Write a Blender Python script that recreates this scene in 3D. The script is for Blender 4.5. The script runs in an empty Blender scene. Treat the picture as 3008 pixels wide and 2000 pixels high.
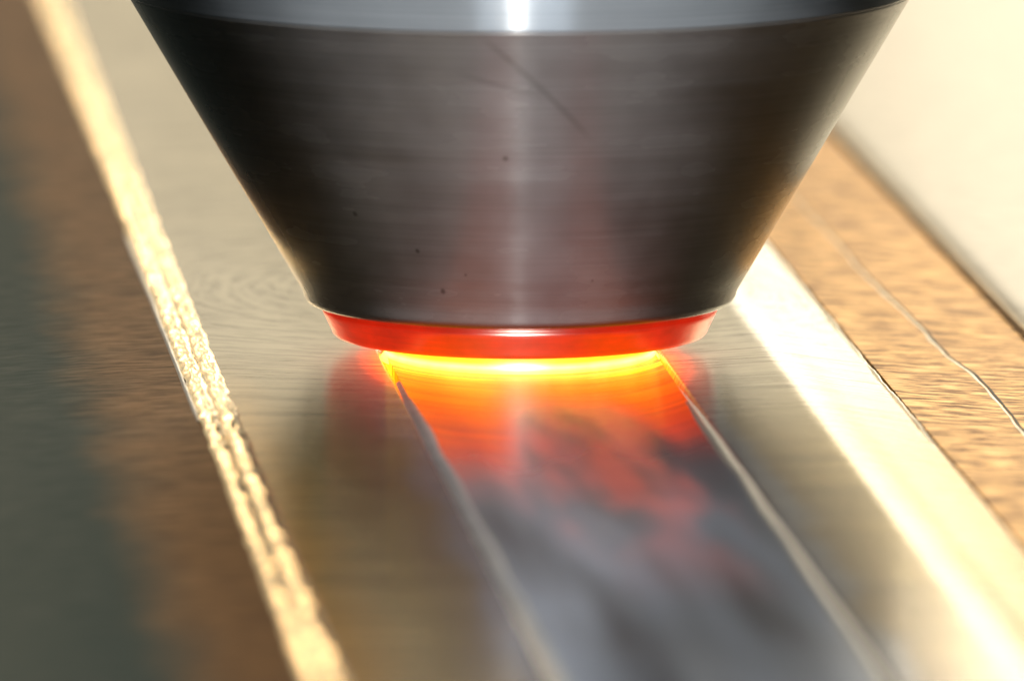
import bpy, math, random
from mathutils import Vector, noise

S = 0.001                      # everything below is written in millimetres
sc = bpy.context.scene
R = math.radians

# ------------------------------------------------------------------ camera
ELEV = R(8.0)
DIST = 650.0
F_PX = 32000.0                 # focal length in pixels of the 3008 px wide photograph
cam_d = bpy.data.cameras.new('camera')
cam = bpy.data.objects.new('camera', cam_d)
sc.collection.objects.link(cam)
sc.camera = cam
cam_d.sensor_width = 36.0
cam_d.lens = 36.0 * F_PX / 3008.0
cam_d.clip_start = 0.01
cam_d.clip_end = 20.0
ppm = F_PX / DIST
fwd = Vector((0, math.cos(ELEV), -math.sin(ELEV)))
up = Vector((0, math.sin(ELEV), math.cos(ELEV)))
right = Vector((1, 0, 0))
aim = right * ((1504 - 1527) / ppm) + up * ((1037 - 1000) / ppm)
cam.location = (aim - fwd * DIST) * S
cam.rotation_euler = (math.pi / 2 - ELEV, 0, R(0.0))
cam_d.dof.use_dof = True
cam_d.dof.focus_distance = 646 * S
cam_d.dof.aperture_fstop = cam_d.lens / 8.0
cam_d.dof.aperture_blades = 0

# ------------------------------------------------------------------ world and lamps
w = bpy.data.worlds.new('World')
sc.world = w
w.use_nodes = True
w.node_tree.nodes['Background'].inputs['Color'].default_value = (0.95, 0.98, 1.0, 1)
w.node_tree.nodes['Background'].inputs['Strength'].default_value = 0.02

def lamp(name, az, el, dist, sx, sy, power, col, target=(0, 0, 0)):
    """rectangular lamp; az measured from straight behind the tool, positive to the right"""
    d = bpy.data.lights.new(name, 'AREA')
    d.shape = 'RECTANGLE'
    d.size = sx; d.size_y = sy
    d.energy = power
    d.color = col
    o = bpy.data.objects.new(name, d)
    sc.collection.objects.link(o)
    a, e = R(az), R(el)
    v = Vector((math.sin(a) * math.cos(e), math.cos(a) * math.cos(e), math.sin(e)))
    o.location = v * dist + Vector(target)
    o.rotation_euler = v.to_track_quat('Z', 'Y').to_euler()
    return o

lamp('window_behind', 7, 18, 1.6, 2.4, 0.8, 6.3, (1.0, 0.89, 0.66))
lamp('window_right', 6.5, 15, 1.4, 0.14, 0.35, 0.98, (1.0, 0.90, 0.73))
lamp('side_fill', 26, 22, 1.5, 0.6, 0.4, 4.2, (1.0, 0.92, 0.72))  # unseen fill, added to brighten the cone's rims
lamp('left_fill', -13, 24, 1.4, 0.14, 0.35, 2.3, (1.0, 0.76, 0.48))  # unseen fill, added to make the bead and left edge sparkle
lamp('front_fill', 178.5, 4, 1.3, 0.62, 0.5, 21.0, (0.76, 0.88, 1.0))  # invented low light behind the camera, added for the cone's grey front
lamp('overhead_fill', 178, 64, 1.4, 1.1, 0.7, 4.0, (1.0, 0.93, 0.80))  # added overhead light, lifts the cone and the olive front of the plate
lamp('tube_lamp', 180.7, 7, 0.9, 0.014, 0.45, 14.0, (1.0, 0.97, 0.92))       # upright tube beside the camera

sc.view_settings.view_transform = 'Standard'
sc.view_settings.look = 'None'
sc.view_settings.exposure = 0.0
sc.view_settings.gamma = 1.0
sc.view_settings.use_curve_mapping = False
sc.render.engine = 'CYCLES'
sc.cycles.max_bounces = 10
sc.cycles.glossy_bounces = 6
sc.cycles.sample_clamp_indirect = 8.0
sc.cycles.caustics_reflective = True
sc.cycles.blur_glossy = 0.3
sc.cycles.use_denoising = True

# ------------------------------------------------------------------ node helpers
class NT:
    def __init__(self, name):
        self.m = bpy.data.materials.new(name)
        self.m.use_nodes = True
        self.t = self.m.node_tree
        self.b = self.t.nodes['Principled BSDF']
        self.out = self.t.nodes['Material Output']
        self._mm = None
    def n(self, typ, **kw):
        o = self.t.nodes.new(typ)
        for k, v in kw.items():
            setattr(o, k, v)
        return o
    def put(self, inp, v):
        if isinstance(v, bpy.types.NodeSocket):
            self.t.links.new(v, inp)
        else:
            inp.default_value = v
    def math(self, op, a, b=None, c=None, clamp=False):
        o = self.n('ShaderNodeMath', operation=op, use_clamp=clamp)
        self.put(o.inputs[0], a)
        if b is not None: self.put(o.inputs[1], b)
        if c is not None: self.put(o.inputs[2], c)
        return o.outputs[0]
    def mm(self):
        """object coordinates in millimetres"""
        if self._mm is None:
            tc = self.n('ShaderNodeTexCoord')
            sca = self.n('ShaderNodeVectorMath', operation='SCALE')
            self.put(sca.inputs[0], tc.outputs['Object'])
            sca.inputs['Scale'].default_value = 1000.0
            sep = self.n('ShaderNodeSeparateXYZ')
            self.put(sep.inputs[0], sca.outputs[0])
            self._mm = (sca.outputs[0], sep.outputs[0], sep.outputs[1], sep.outputs[2])
        return self._mm
    def vec(self, x, y, z):
        o = self.n('ShaderNodeCombineXYZ')
        self.put(o.inputs[0], x); self.put(o.inputs[1], y); self.put(o.inputs[2], z)
        return o.outputs[0]
    def noise(self, vec, scale=1.0, detail=3.0, rough=0.55, dist=0.0):
        o = self.n('ShaderNodeTexNoise')
        self.put(o.inputs['Vector'], vec)
        o.inputs['Scale'].default_value = scale
        o.inputs['Detail'].default_value = detail
        o.inputs['Roughness'].default_value = rough
        o.inputs['Distortion'].default_value = dist
        return o.outputs['Fac']
    def ramp(self, fac, stops, interp='LINEAR'):
        o = self.n('ShaderNodeValToRGB')
        cr = o.color_ramp
        cr.interpolation = interp
        while len(cr.elements) < len(stops):
            cr.elements.new(0.5)
        for e, (p, c) in zip(cr.elements, stops):
            e.position = p
            e.color = tuple(c) + (1,) if len(c) == 3 else c
        self.put(o.inputs[0], fac)
        return o.outputs['Color']
    def map(self, v, a, b, c, d, smooth=False):
        o = self.n('ShaderNodeMapRange')
        o.interpolation_type = 'SMOOTHSTEP' if smooth else 'LINEAR'
        o.clamp = True
        self.put(o.inputs['Value'], v)
        for k, x in zip(('From Min', 'From Max', 'To Min', 'To Max'), (a, b, c, d)):
            self.put(o.inputs[k], x)
        return o.outputs['Result']
    def mix(self, f, a, b, blend='MIX'):
        o = self.n('ShaderNodeMix', data_type='RGBA', blend_type=blend)
        self.put(o.inputs['Factor'], f)
        for k, v in ((6, a), (7, b)):
            if not isinstance(v, bpy.types.NodeSocket): v = tuple(v) + (1,)
            self.put(o.inputs[k], v)
        return o.outputs[2]
    def bump(self, h, dist_mm, strength=1.0, normal=None):
        o = self.n('ShaderNodeBump')
        o.inputs['Distance'].default_value = dist_mm * S
        o.inputs['Strength'].default_value = strength
        self.put(o.inputs['Height'], h)
        if normal is not None: self.put(o.inputs['Normal'], normal)
        return o.outputs[0]
    def metal(self, col, rough, aniso=0.0, tangent=None, rot=0.0, normal=None, metallic=1.0):
        i = self.b.inputs
        self.put(i['Base Color'], col if isinstance(col, bpy.types.NodeSocket) else tuple(col) + (1,))
        i['Metallic'].default_value = metallic
        self.put(i['Roughness'], rough)
        i['Anisotropic'].default_value = aniso
        i['Anisotropic Rotation'].default_value = rot
        if tangent == 'radial':
            t = self.n('ShaderNodeTangent', direction_type='RADIAL', axis='Z')
            self.put(i['Tangent'], t.outputs[0])
        elif tangent == 'uv':
            t = self.n('ShaderNodeTangent', direction_type='UV_MAP', uv_map='UVMap')
            self.put(i['Tangent'], t.outputs[0])
        if normal is not None: self.put(i['Normal'], normal)
        return self.m

# ------------------------------------------------------------------ materials
def mat_tool(name, col, rough, wide_mix):
    k = NT(name)
    v, x, y, z = k.mm()
    r = k.math('SQRT', k.math('ADD', k.math('MULTIPLY', x, x), k.math('MULTIPLY', y, y)))
    th = k.math('ARCTAN2', x, k.math('MULTIPLY', y, -1.0))      # 0 towards the camera, + to the right
    # turned grooves: fine along the axis, long round the axis
    g = k.noise(k.vec(k.math('MULTIPLY', z, 7.0), k.math('MULTIPLY', th, 1.3), 0.0), 1.0, 5, 0.65)
    cloud = k.noise(k.vec(k.math('MULTIPLY', z, 0.16), k.math('MULTIPLY', th, 2.2), 3.0), 1.0, 3, 0.5)
    bands = k.noise(k.vec(k.math('MULTIPLY', z, 0.9), k.math('MULTIPLY', th, 0.35), 7.0), 1.0, 2, 0.5)
    ro = k.math('ADD', rough, k.math('MULTIPLY', k.math('SUBTRACT', cloud, 0.5), 0.16))
    ro = k.math('ADD', ro, k.math('MULTIPLY', k.math('SUBTRACT', bands, 0.5), 0.10))
    fine = k.noise(k.vec(k.math('MULTIPLY', z, 5.0), k.math('MULTIPLY', th, 0.8), 11.0), 1.0, 4, 0.7)
    shade = k.math('MULTIPLY', k.map(cloud, 0.3, 0.75, 0.80, 1.08), k.map(fine, 0.3, 0.7, 0.88, 1.10))
    # two long dark scratches and a few pits with shapes of their own
    def line(t0, z0, t1, z1, wd):
        L = math.hypot((t1 - t0) * 20, z1 - z0)
        ux, uz = (t1 - t0) * 20 / L, (z1 - z0) / L
        dx = k.math('MULTIPLY', k.math('SUBTRACT', th, t0), 20.0)
        dz = k.math('SUBTRACT', z, z0)
        perp = k.math('ABSOLUTE', k.math('SUBTRACT', k.math('MULTIPLY', dx, uz), k.math('MULTIPLY', dz, ux)))
        al = k.math('ADD', k.math('MULTIPLY', dx, ux), k.math('MULTIPLY', dz, uz))
        a = k.map(perp, wd * 0.2, wd, 1.0, 0.0, True)
        b = k.map(al, -0.5, 1.2, 0.0, 1.0, True)
        c = k.map(al, L - 3.0, L, 1.0, 0.0, True)
        return k.math('MULTIPLY', a, k.math('MULTIPLY', b, c))
    def spot(t0, z0, rad):
        dx = k.math('MULTIPLY', k.math('SUBTRACT', th, t0), 17.0)
        dz = k.math('SUBTRACT', z, z0)
        d = k.math('SQRT', k.math('ADD', k.math('MULTIPLY', dx, dx), k.math('MULTIPLY', dz, dz)))
        return k.map(d, rad * 0.35, rad, 1.0, 0.0, True)
    dirt = line(-0.09, 21.4, 0.24, 14.5, 0.30)
    dirt = k.math('MAXIMUM', dirt, k.math('MULTIPLY', line(-0.16, 19.2, 0.10, 17.6, 0.30), 0.8))
    dirt = k.math('MULTIPLY', dirt, 0.24)
    for t0, z0, rad in ((-0.045, 14.0, 0.22), (-0.33, 5.5, 0.25), (-0.40, 8.0, 0.2), (-0.62, 10.1, 0.22), (0.30, 6.2, 0.12), (-0.22, 6.6, 0.12)):
        dirt = k.math('MAXIMUM', dirt, k.math('MULTIPLY', spot(t0, z0, rad), 0.7))
    inv = k.math('SUBTRACT', 1.0, dirt)
    c = k.mix(1.0, tuple(col), k.vec(shade, shade, shade), 'MULTIPLY')
    c = k.mix(dirt, c, (0.03, 0.025, 0.022))
    nrm = k.bump(g, 0.004)
    k.metal(c, ro, 1.0, 'radial', 0.25, nrm)
    # the worn matt skin between the bright turning marks
    wide = k.n('ShaderNodeBsdfAnisotropic')
    k.put(wide.inputs['Color'], c)
    wide.distribution = 'BECKMANN'
    k.put(wide.inputs['Roughness'], k.math('ADD', k.math('MULTIPLY', k.math('SUBTRACT', ro, rough), 0.8), 0.74))
    wide.inputs['Anisotropy'].default_value = 0.0
    k.put(wide.inputs['Normal'], nrm)
    ms = k.n('ShaderNodeMixShader')
    ms.inputs[0].default_value = wide_mix
    k.put(ms.inputs[1], k.b.outputs[0]); k.put(ms.inputs[2], wide.outputs[0])
    # clear gloss layer added to brighten the tool's rims
    film = k.n('ShaderNodeBsdfAnisotropic')
    film.inputs['Color'].default_value = (1, 1, 1, 1)
    film.inputs['Roughness'].default_value = 0.24
    fr = k.n('ShaderNodeFresnel')
    fr.inputs['IOR'].default_value = 1.28
    m2 = k.n('ShaderNodeMixShader')
    k.put(m2.inputs[0], fr.outputs[0]); k.put(m2.inputs[1], ms.outputs[0]); k.put(m2.inputs[2], film.outputs[0])
    k.put(k.out.inputs['Surface'], m2.outputs[0])
    return k.m

M = {}
M['cone'] = mat_tool('turned steel cone', (0.16, 0.155, 0.15), 0.26, 0.74)
M['shank'] = mat_tool('ground steel shank', (0.15, 0.16, 0.17), 0.22, 0.82)

def mat_hot(name, base, rough, stops, strength):
    """glowing metal, colour by height above the plate"""
    k = NT(name)
    v, x, y, z = k.mm()
    th = k.math('ARCTAN2', x, k.math('MULTIPLY', y, -1.0))
    n = k.noise(k.vec(k.math('MULTIPLY', z, 5.0), k.math('MULTIPLY', th, 2.0), 0.0), 1.0, 3)
    c = k.ramp(k.map(z, 0.0, 3.5, 0.0, 1.0), stops)
    m = k.metal(base, rough, 0.6, 'radial', 0.25, k.bump(n, 0.008))
    k.put(k.b.inputs['Emission Color'], c)
    pat = k.noise(k.vec(k.math('MULTIPLY', z, 0.8), k.math('MULTIPLY', th, 5.0), 4.0), 1.0, 4, 0.6)
    k.put(k.b.inputs['Emission Strength'], k.math('MULTIPLY', strength, k.math('MULTIPLY', k.map(n, 0.3, 0.7, 0.88, 1.1), k.map(pat, 0.3, 0.7, 0.78, 1.16))))
    return m
M['ring'] = mat_hot('red hot tool insert', (0.27, 0.21, 0.17), 0.28,
                    [(0.0, (0.80, 0.030, 0.001)), (0.45, (0.68, 0.018, 0.0004)), (0.8, (0.62, 0.012, 0.0005)), (1.0, (0.34, 0.008, 0.001))], 0.95)
M['rim'] = mat_hot('yellow hot contact', (0.5, 0.4, 0.3), 0.4,
                   [(0.0, (1.0, 0.80, 0.10)), (0.06, (1.0, 0.92, 0.25)), (0.14, (1.0, 0.72, 0.02)), (0.30, (1.0, 0.40, 0.0)), (0.5, (0.8, 0.05, 0.0))], 2.2)

def mat_plate():
    k = NT('ground steel plate')
    v, p, q, z = k.mm()
    # circular grinding marks swept round a point behind the tool
    dq = k.math('SUBTRACT', q, 30.0)
    rad = k.math('SQRT', k.math('ADD', k.math('MULTIPLY', p, p), k.math('MULTIPLY', dq, dq)))
    ang = k.math('ARCTAN2', p, k.math('MULTIPLY', dq, -1.0))
    g1 = k.noise(k.vec(k.math('MULTIPLY', rad, 1.6), k.math('MULTIPLY', ang, 4.5), 0.0), 1.0, 4, 0.7)
    g2 = k.noise(k.vec(k.math('MULTIPLY', q, 1.1), k.math('MULTIPLY', p, 0.10), 5.0), 1.0, 4, 0.7)
    g = k.math('ADD', k.math('MULTIPLY', g1, 0.6), k.math('MULTIPLY', g2, 0.4))
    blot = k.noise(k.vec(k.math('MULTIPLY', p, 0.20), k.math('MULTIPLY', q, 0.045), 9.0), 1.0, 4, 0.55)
    # heat tint beside the track; outer gold also paints the edge glare's warm fade
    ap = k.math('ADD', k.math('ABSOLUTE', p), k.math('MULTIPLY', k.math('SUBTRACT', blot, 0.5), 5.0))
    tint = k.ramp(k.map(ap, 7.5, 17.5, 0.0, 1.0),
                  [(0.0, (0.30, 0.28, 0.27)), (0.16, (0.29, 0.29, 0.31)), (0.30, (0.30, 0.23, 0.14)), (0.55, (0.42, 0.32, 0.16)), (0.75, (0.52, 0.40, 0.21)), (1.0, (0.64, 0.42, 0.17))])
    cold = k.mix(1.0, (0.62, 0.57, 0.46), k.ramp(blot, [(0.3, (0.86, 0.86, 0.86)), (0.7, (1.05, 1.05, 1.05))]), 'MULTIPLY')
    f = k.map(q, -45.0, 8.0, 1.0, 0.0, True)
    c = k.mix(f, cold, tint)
    sc_ = k.map(g1, 0.34, 0.54, 0.55, 1.06)
    c = k.mix(1.0, c, k.vec(sc_, sc_, sc_), 'MULTIPLY')
    ro = k.math('ADD', 0.18, k.math('MULTIPLY', k.math('SUBTRACT', blot, 0.5), 0.10))
    nrm = k.bump(g, 0.05)
    m = k.metal(c, ro, 0.75, 'uv', 0.0, nrm)
    wide = k.n('ShaderNodeBsdfAnisotropic')
    k.put(wide.inputs['Color'], c); wide.inputs['Roughness'].default_value = 0.62
    k.put(wide.inputs['Normal'], nrm)
    ms = k.n('ShaderNodeMixShader'); ms.inputs[0].default_value = 0.38
    k.put(ms.inputs[1], k.b.outputs[0]); k.put(ms.inputs[2], wide.outputs[0])
    k.put(k.out.inputs['Surface'], ms.outputs[0])
    # heated metal plus the insert's red reflection painted as glow, only beside the contact
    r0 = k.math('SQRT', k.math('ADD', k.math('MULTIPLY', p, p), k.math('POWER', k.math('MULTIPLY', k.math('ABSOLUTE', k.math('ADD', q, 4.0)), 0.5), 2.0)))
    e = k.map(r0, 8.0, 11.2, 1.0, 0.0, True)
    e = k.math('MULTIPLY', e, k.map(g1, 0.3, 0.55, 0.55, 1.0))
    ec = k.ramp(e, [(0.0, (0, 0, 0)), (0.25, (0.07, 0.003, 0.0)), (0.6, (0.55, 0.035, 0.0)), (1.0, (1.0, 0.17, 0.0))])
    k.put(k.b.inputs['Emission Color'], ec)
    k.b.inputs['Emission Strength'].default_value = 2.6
    return m
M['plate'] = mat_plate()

def mat_track():
    k = NT('fresh weld track')
    v, p, q, z = k.mm()
    rad = k.math('SQRT', k.math('ADD', k.math('MULTIPLY', p, p), k.math('MULTIPLY', q, q)))
    # half-moon ripples left by the turning tool: circles of one radius stepping back along the track
    arc = k.math('ADD', q, k.math('SQRT', k.math('MAXIMUM', k.math('SUBTRACT', 80.0, k.math('MULTIPLY', p, p)), 0.5)))
    g = k.noise(k.vec(k.math('MULTIPLY', arc, 1.5), k.math('MULTIPLY', p, 0.05), 0.0), 1.0, 4, 0.7)
    blot = k.noise(k.vec(k.math('MULTIPLY', p, 0.18), k.math('MULTIPLY', q, 0.018), 2.0), 1.0, 2, 0.5)
    c = k.ramp(blot, [(0.32, (0.13, 0.125, 0.13)), (0.5, (0.30, 0.315, 0.35)), (0.66, (0.46, 0.50, 0.57))])
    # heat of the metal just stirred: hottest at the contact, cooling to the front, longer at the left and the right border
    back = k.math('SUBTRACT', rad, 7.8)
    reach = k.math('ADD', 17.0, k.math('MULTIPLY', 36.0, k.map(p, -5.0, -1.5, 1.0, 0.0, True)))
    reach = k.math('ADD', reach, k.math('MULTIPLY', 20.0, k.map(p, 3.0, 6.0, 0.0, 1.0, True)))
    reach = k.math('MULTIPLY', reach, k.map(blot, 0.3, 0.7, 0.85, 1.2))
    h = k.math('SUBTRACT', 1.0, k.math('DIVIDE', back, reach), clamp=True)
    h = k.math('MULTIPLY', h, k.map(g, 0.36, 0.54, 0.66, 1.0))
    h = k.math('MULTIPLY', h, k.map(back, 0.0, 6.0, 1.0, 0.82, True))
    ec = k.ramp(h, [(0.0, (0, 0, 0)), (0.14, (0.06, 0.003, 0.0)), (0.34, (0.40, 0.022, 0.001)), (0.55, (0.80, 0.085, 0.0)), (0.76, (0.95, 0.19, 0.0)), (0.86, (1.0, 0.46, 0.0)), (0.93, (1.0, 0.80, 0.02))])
    # mottled patches further back: the insert's red reflection painted as a dull glow
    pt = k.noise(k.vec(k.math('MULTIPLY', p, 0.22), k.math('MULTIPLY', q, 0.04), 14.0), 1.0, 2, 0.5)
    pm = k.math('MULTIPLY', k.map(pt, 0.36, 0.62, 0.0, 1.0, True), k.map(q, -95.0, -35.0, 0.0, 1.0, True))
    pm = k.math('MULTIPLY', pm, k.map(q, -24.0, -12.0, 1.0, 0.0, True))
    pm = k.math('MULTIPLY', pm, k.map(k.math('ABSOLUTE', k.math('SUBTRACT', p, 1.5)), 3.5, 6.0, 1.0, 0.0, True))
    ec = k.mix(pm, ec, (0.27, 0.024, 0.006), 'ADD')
    c = k.mix(k.map(h, 0.10, 0.5, 0.0, 1.0, True), c, (0.06, 0.045, 0.035))
    nrm = k.bump(g, 0.05)
    cool = k.map(q, -70.0, -25.0, 0.13, 0.0, True)
    m = k.metal(c, k.math('ADD', k.map(blot, 0.3, 0.7, 0.27, 0.20), cool), 0.6, 'uv', 0.0, nrm)
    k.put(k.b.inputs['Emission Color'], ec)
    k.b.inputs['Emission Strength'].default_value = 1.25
    return m
M['track'] = mat_track()

def mat_simple_metal(name, col, rough, bump_mm=0.0, scale=1.0, aniso=0.0):
    k = NT(name)
    v, p, q, z = k.mm()
    n = k.noise(v, scale, 4, 0.6)
    sh = k.map(n, 0.3, 0.7, 0.8, 1.1)
    c = k.mix(1.0, tuple(col), k.vec(sh, sh, sh), 'MULTIPLY')
    return k.metal(c, rough, aniso, 'uv' if aniso else None, 0.0, k.bump(n, bump_mm) if bump_mm else None)
M['ridge'] = mat_simple_metal('weld flash', (0.68, 0.68, 0.68), 0.42, 0.06, 0.8)
M['ridge_darkened'] = mat_simple_metal('darkened weld flash', (0.36, 0.33, 0.29), 0.5, 0.06, 0.8)  # right-hand flash, darkened in its colour against the side light
M['bead'] = mat_simple_metal('crumpled bead', (0.93, 0.70, 0.38), 0.24, 0.06, 1.8)
M['seam_shadow'] = mat_simple_metal('dark crack', (0.05, 0.03, 0.015), 0.6)
M['burr'] = mat_simple_metal('bright burr', (0.85, 0.80, 0.70), 0.30, 0.02, 3.0)

def mat_grained(name, light, dark, rough, seed, pf=0.34, bm=0.10, paint=None):
    """rolled metal with fine dark grain lying across the bar, on request fading softly to a second colour on the left"""
    k = NT(name)
    v, p, q, z = k.mm()
    wob = k.math('MULTIPLY', k.noise(k.vec(k.math('MULTIPLY', p, 0.35), k.math('MULTIPLY', q, 0.10), seed), 1.0, 2), 1.5)
    qq = k.math('ADD', k.math('ADD', q, k.math('MULTIPLY', p, -0.2)), wob)
    g = k.noise(k.vec(k.math('MULTIPLY', qq, 1.4), k.math('MULTIPLY', p, pf), seed), 1.0, 4, 0.62)
    big = k.noise(k.vec(k.math('MULTIPLY', q, 0.10), k.math('MULTIPLY', p, 0.14), seed + 4), 1.0, 3, 0.6)
    f = k.map(g, 0.38, 0.58, 0.0, 1.0)
    f = k.math('MULTIPLY', f, k.map(big, 0.25, 0.65, 0.65, 1.0))
    c = k.mix(f, dark, light)
    ro = k.map(g, 0.3, 0.7, rough + 0.12, rough - 0.05)
    if paint:
        edge = k.math('ADD', p, k.math('MULTIPLY', k.math('SUBTRACT', big, 0.5), 4.0))
        pf_ = k.map(edge, -28.5, -23.0, 1.0, 0.0, True)
        c = k.mix(pf_, c, paint)
        ro = k.math('ADD', ro, k.math('MULTIPLY', pf_, 0.1))
        g = k.math('MULTIPLY', g, k.math('SUBTRACT', 1.0, pf_))
    return k.metal(c, ro, 0.6, 'uv', 0.0, k.bump(g, bm))
M['gold'] = mat_grained('golden grained bar', (0.96, 0.53, 0.14), (0.20, 0.08, 0.015), 0.44, 1.0, 0.34, 0.06)
M['brown'] = mat_grained('side bar', (0.21, 0.10, 0.03), (0.07, 0.032, 0.011), 0.48, 12.0, 0.35, 0.025, (0.017, 0.031, 0.028))  # same metal as the golden bar, its weaker light put into the colour
M['pale'] = mat_simple_metal('pale machined block', (0.47, 0.42, 0.335), 0.42, 0.02, 0.6, 0.5)

kb = NT('green machine paint')
vb = kb.mm()[0]
nb = kb.noise(vb, 0.08, 4)
kb.metal(kb.ramp(nb, [(0.3, (0.020, 0.031, 0.027)), (0.7, (0.032, 0.046, 0.040))]), 0.9, metallic=0.0)
M['bed'] = kb.m

# ------------------------------------------------------------------ mesh helpers
def mesh_obj(name, verts, faces, mat, parent=None, smooth=True, uv=None):
    me = bpy.data.meshes.new(name)
    me.from_pydata([(a * S, b * S, c * S) for a, b, c in verts], [], faces)
    me.materials.append(mat)
    if uv:
        l = me.uv_layers.new(name='UVMap')
        for lp in me.loops:
            x, y, z = verts[lp.vertex_index]
            l.data[lp.index].uv = (y * 0.01, x * 0.01)          # u runs along the bar
    me.polygons.foreach_set('use_smooth', [smooth] * len(me.polygons))
    me.update()
    o = bpy.data.objects.new(name, me)
    sc.collection.objects.link(o)
    if parent: o.parent = parent
    return o

def lathe(name, prof, mat, parent, seg=192, jitter=0.0):
    """prof: list of (radius, z); closed at the ends that lie on the axis"""
    vs, fs = [], []
    for r, z in prof:
        for i in range(seg):
            a = 2 * math.pi * i / seg
            vs.append((r * math.cos(a), r * math.sin(a), z))
    for j in range(len(prof) - 1):
        for i in range(seg):
            i2 = (i + 1) % seg
            fs.append((j * seg + i, j * seg + i2, (j + 1) * seg + i2, (j + 1) * seg + i))
    fs.append(tuple(range(seg))[::-1])
    n = (len(prof) - 1) * seg
    fs.append(tuple(n + i for i in range(seg)))
    return mesh_obj(name, vs, fs, mat, parent)

def frange(a, b, st):
    n = max(1, int(round((b - a) / st)))
    return [a + (b - a) * i / n for i in range(n + 1)]

def slab(name, ps, qs, hfun, base, mat, parent=None):
    """a solid: top surface hfun(p, q) over the grid, vertical skirts and a flat bottom at z = base"""
    vs, fs = [], []
    nq = len(qs)
    for p in ps:
        for q in qs:
            vs.append((p, q, hfun(p, q)))
    for i in range(len(ps) - 1):
        for j in range(nq - 1):
            a = i * nq + j
            fs.append((a, a + nq, a + nq + 1, a + 1))
    rim = [i * nq for i in range(len(ps))] + [(len(ps) - 1) * nq + j for j in range(1, nq)] \
        + [i * nq + nq - 1 for i in range(len(ps) - 2, -1, -1)] + [j for j in range(nq - 2, 0, -1)]
    b0 = len(vs)
    for r in rim:                                    # the skirt has its own vertices: a crisp edge
        vs.append(vs[r])
    b1 = len(vs)
    for r in rim:
        vs.append((vs[r][0], vs[r][1], base))
    m = len(rim)
    for i in range(m):
        i2 = (i + 1) % m
        fs.append((b0 + i2, b0 + i, b1 + i, b1 + i2))
    fs.append(tuple(b1 + i for i in range(m))[::-1])
    o = mesh_obj(name, vs, fs, mat, parent, True, uv=True)
    return o

def smooth(a, b, x):
    t = min(1.0, max(0.0, (x - a) / (b - a)))
    return t * t * (3 - 2 * t)

def nz(x, y, z=0.0):
    return noise.noise(Vector((x, y, z)))

def empty(name, label, cat, rz=0.0, loc=(0, 0, 0), group=None):
    o = bpy.data.objects.new(name, None)
    o.empty_display_size = 0.01
    sc.collection.objects.link(o)
    o.location = tuple(c * S for c in loc)
    o.rotation_euler = (0, 0, rz)
    o['label'] = label; o['category'] = cat
    if group: o['group'] = group
    return o

AX = R(4.9)                    # the bars run away from the camera, turned a little to the left
Q0, Q1 = -260.0, 420.0
# sample spacing along the bars: fine where the picture is sharp
qs_fine = frange(Q0, -130, 1.2)[:-1] + frange(-130, 90, 0.45)[:-1] + frange(90, 220, 1.0)[:-1] + frange(220, Q1, 3.0)
qs_mid = frange(Q0, -130, 6)[:-1] + frange(-130, 100, 2.0)[:-1] + frange(100, Q1, 8)

# ------------------------------------------------------------------ machine bed
bed = slab('machine_bed', frange(-320, 320, 20), frange(-320, 480, 20), lambda p, q: -9.0 + 0.05 * nz(p * .02, q * .02), -14.0, M['bed'])
bed.rotation_euler = (0, 0, AX)
bed['kind'] = 'structure'

# ------------------------------------------------------------------ the welded plate
plate = empty('steel_plate', 'ground steel plate with a glowing weld track and a crumpled bead along its left edge', 'plate', AX)
PL, PR = -20.3, 21.3

def plate_h(p, q):
    z = 0.03 * nz(p * .05, q * .03, 1.0)
    if p > 14.6:
        t = (p - 14.6)
        z -= (0.165 * t + 0.006 * t * t) * smooth(-1.5, 3.2, t)
    if p < -16.5:
        t = (-16.5 - p)
        z -= 0.5 * t * t * 0.04
    # channel that the weld track fills
    ch = (1 - smooth(8.1, 8.5, abs(p))) * (1 - smooth(-1.0, 3.0, q))
    return z - 0.8 * ch
ps = frange(PL, -17, 0.4)[:-1] + frange(-17, -9, 1.0)[:-1] + frange(-9, -7.8, 0.1)[:-1] + frange(-7.8, 7.8, 1.3)[:-1] + frange(7.8, 9, 0.1)[:-1] + frange(9, 13, 1.0)[:-1] + frange(13, PR, 0.4)
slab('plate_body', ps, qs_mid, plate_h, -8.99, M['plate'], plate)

def track_h(p, q):
    a = abs(p)
    z = -0.10 + 0.10 * (a / 7.6) ** 4
    fade = smooth(-6.0, -16.0, q)
    z += fade * (1 - (a / 8.0) ** 2) * (0.55 * nz(p * .10, q * .028, 4.0) + 0.05 * nz(p * .25, q * .07, 9.0))
    return z
track = slab('weld_track', frange(-8.0, 8.0, 0.5), frange(Q0, -130, 3)[:-1] + frange(-130, 2.5, 0.6), track_h, -0.7, M['track'], plate)

def ridge(name, pc, half, height, q_from, q_to, seed, mat, parent, step=0.6, rag=0.5, base=-0.15, taper=6.0):
    qs = frange(q_from, q_to, step)
    prof = [-1.0, -0.8, -0.5, -0.2, 0.1, 0.4, 0.7, 0.9, 1.0]
    vs, fs = [], []
    for q in qs:
        hh = height * (1.0 + rag * nz(q * .12, seed) + 0.5 * rag * nz(q * .5, seed + 3))
        c = pc + 0.25 * half * nz(q * .09, seed + 7)
        endf = smooth(0, taper, min(q - q_from, q_to - q) + 0.3)
        for s in prof:
            vs.append((c + s * half * (0.35 + 0.65 * endf), q, base + (hh * endf + 0.15) * (math.cos(s * math.pi / 2) ** 1.2 if abs(s) < 1 else 0.0)))
    n = len(prof)
    for j in range(len(qs) - 1):
        for i in range(n - 1):
            a = j * n + i
            fs.append((a, a + 1, a + n + 1, a + n))
    return mesh_obj(name, vs, fs, mat, parent, True, uv=True)
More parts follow.
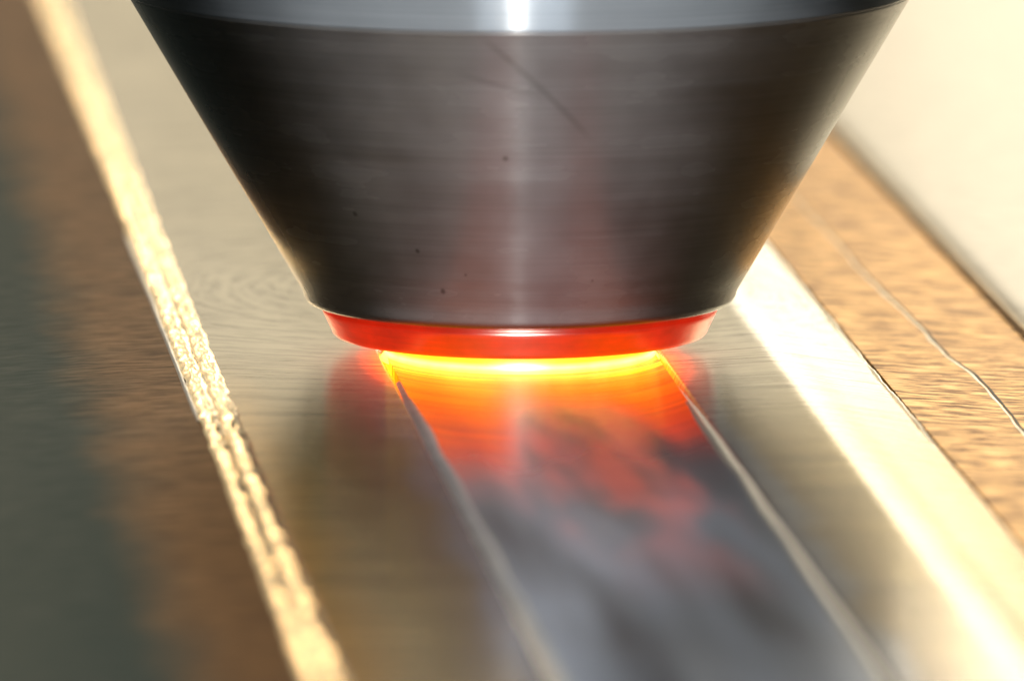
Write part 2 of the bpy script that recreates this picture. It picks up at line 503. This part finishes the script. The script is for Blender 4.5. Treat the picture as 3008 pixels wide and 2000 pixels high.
ridge('flash_ridge', -8.0, 0.70, 0.09, Q0, -11.0, 1.0, M['ridge'], track, rag=0.5, taper=22.0)
ridge('flash_ridge', 7.9, 0.60, 0.04, Q0, -11.0, 21.0, M['ridge_darkened'], track, rag=0.4, taper=22.0)

# crumpled bead on the left edge: two low strands, nicked all along
def bead(name, pc, half, height, seed, base=-0.30):
    prof = [-1.0 + i / 6 for i in range(13)]
    vs, fs = [], []
    for q in qs_fine:
        c = pc + 0.12 * nz(q * .16, seed) + 0.06 * nz(q * .6, seed + 2)
        hh = height * (1.0 + 0.25 * nz(q * .23, seed + 5) + 0.35 * nz(q * .8, seed + 9))
        wd = half * (1.0 + 0.2 * nz(q * .33, seed + 4))
        for s in prof:
            k = 1 - s * s
            z = hh * max(0.0, k) ** 0.8 + 0.16 * k * nz(q * .75 + s * .6, s * 1.6 + seed, 3.0) + 0.11 * k * nz(q * 1.1 + s, s * 3.2 + seed, 13.0)
            vs.append((c + s * wd, q, base + z))
    n = len(prof)
    for j in range(len(qs_fine) - 1):
        for i in range(n - 1):
            a = j * n + i
            fs.append((a, a + 1, a + n + 1, a + n))
    return mesh_obj(name, vs, fs, M['bead'], plate, True, uv=True)
bead('bead_strand', -19.85, 0.62, 0.30, 2.0)
bead('bead_strand', -18.75, 0.60, 0.24, 31.0, -0.13)

ridge('edge_burr', PL - 0.25, 0.13, 0.05, -24.0, 60.0, 61.0, M['ridge'], plate, step=0.6, rag=0.5, base=-0.42)
# thin torn burr standing on the right edge
zr = plate_h(PR, 0)
ridge('edge_burr', PR - 0.12, 0.16, 0.16, -32.0, 130.0, 41.0, M['burr'], plate, step=0.45, rag=1.3, base=zr - 0.12)

# ------------------------------------------------------------------ bars beside the plate
gold = empty('grained_bar', 'golden brown grained metal bar right of the plate with a torn seam along it', 'metal bar', AX)
def gold_h(p, q):
    return plate_h(PR, 0) - 0.12 - 0.09 * (p - 21.2) + 0.04 * nz(p * .2, q * .05, 6.0)
slab('bar_body', frange(PR + 0.35, 33.2, 0.8), qs_mid, gold_h, -8.99, M['gold'], gold)
def seam(name, mat, prof, dc):
    vs, fs = [], []
    qs = frange(-120, 150, 0.6)
    for q in qs:
        c = dc + 27.0 + 0.5 * nz(q * .035, 3.3) + 0.12 * nz(q * .2, 8.0) + 0.7 * smooth(12, 2, q) - 0.5 * smooth(-8, -30, q) - 0.010 * max(0.0, q)
        k = (0.85 + 0.6 * nz(q * .25, 5.0)) * (0.45 + 0.55 * smooth(80, 10, q))
        for dp, dz in prof:
            vs.append((c + dp * k, q, gold_h(c, q) + (dz * k if dz > 0 else dz)))
    n = len(prof)
    for j in range(len(qs) - 1):
        for i in range(n - 1):
            a = j * n + i
            fs.append((a, a + 1, a + n + 1, a + n))
    return mesh_obj(name, vs, fs, mat, gold, True, uv=True)
seam('torn_seam', M['burr'], [(-0.16, -0.1), (-0.08, 0.05), (0.0, 0.11), (0.06, 0.04), (0.10, -0.1)], 0.0)
seam('seam_shadow', M['seam_shadow'], [(-0.10, -0.1), (-0.09, 0.02), (0.0, 0.025), (0.13, 0.02), (0.15, -0.1)], 0.20)  # dark strip painting the shadow beside the torn seam

pale = empty('clamp_block', 'smooth pale metal block at the far right, beyond the golden bar', 'metal block', AX)
slab('block_body', [33.38, 33.6, 34.2] + frange(35, 110, 3), qs_mid, lambda p, q: -1.9 - 0.2 * math.exp(-(p - 33.4) * 3) - 0.06 * (p - 33.6), -8.99, M['pale'], pale)

brown = empty('side_bar', 'metal bar left of the plate, its shade painted dark, brown beside the bead and green grey further out', 'metal bar', AX)
def brown_h(p, q):
    return -0.42 - 0.0016 * (p + 20.6) ** 2 + 0.03 * nz(p * .2, q * .05, 16.0)
slab('bar_body', frange(-62, -30, 2.0)[:-1] + frange(-30, PL - 0.08, 0.5), qs_mid, brown_h, -8.99, M['brown'], brown)

# ------------------------------------------------------------------ the tool
tool = empty('welding_tool', 'turned steel cone tool with a red glowing tip pressed on the plate', 'welding tool')
cone_prof = [(8.0, 3.08), (12.00, 3.08), (12.42, 3.16), (12.72, 3.32), (12.88, 3.60), (12.98, 3.95)]
for i in range(1, 25):
    t = i / 24
    cone_prof.append((12.98 + (23.28 - 12.98) * t, 3.95 + (21.62 - 3.95) * t))
cone_prof += [(23.36, 21.74), (23.36, 21.80), (20.0, 21.801)]
lathe('cone', cone_prof, M['cone'], tool)
lathe('shank', [(20.0, 21.80), (23.38, 21.80), (23.45, 21.86), (23.46, 21.96)] + [(23.46, 22 + i * 4) for i in range(1, 20)] + [(5.0, 98.0)], M['shank'], tool)
tip = lathe('hot_insert', [(7.0, 0.85), (10.2, 1.12), (10.8, 1.16), (11.05, 1.24), (11.18, 1.38), (11.24, 1.55)]
            + [(11.24 + 0.55 * t, 1.55 + 1.12 * t) for t in (0.2, 0.4, 0.6, 0.8, 1.0)] + [(11.80, 2.76), (11.74, 2.86), (11.70, 2.92), (11.72, 3.06), (7.0, 3.07)], M['ring'], tool)
lathe('contact_rim', [(6.0, -0.3), (8.35, -0.25), (8.22, -0.08), (8.08, 0.06), (8.0, 0.25), (7.98, 0.9), (6.0, 0.95)], M['rim'], tip)
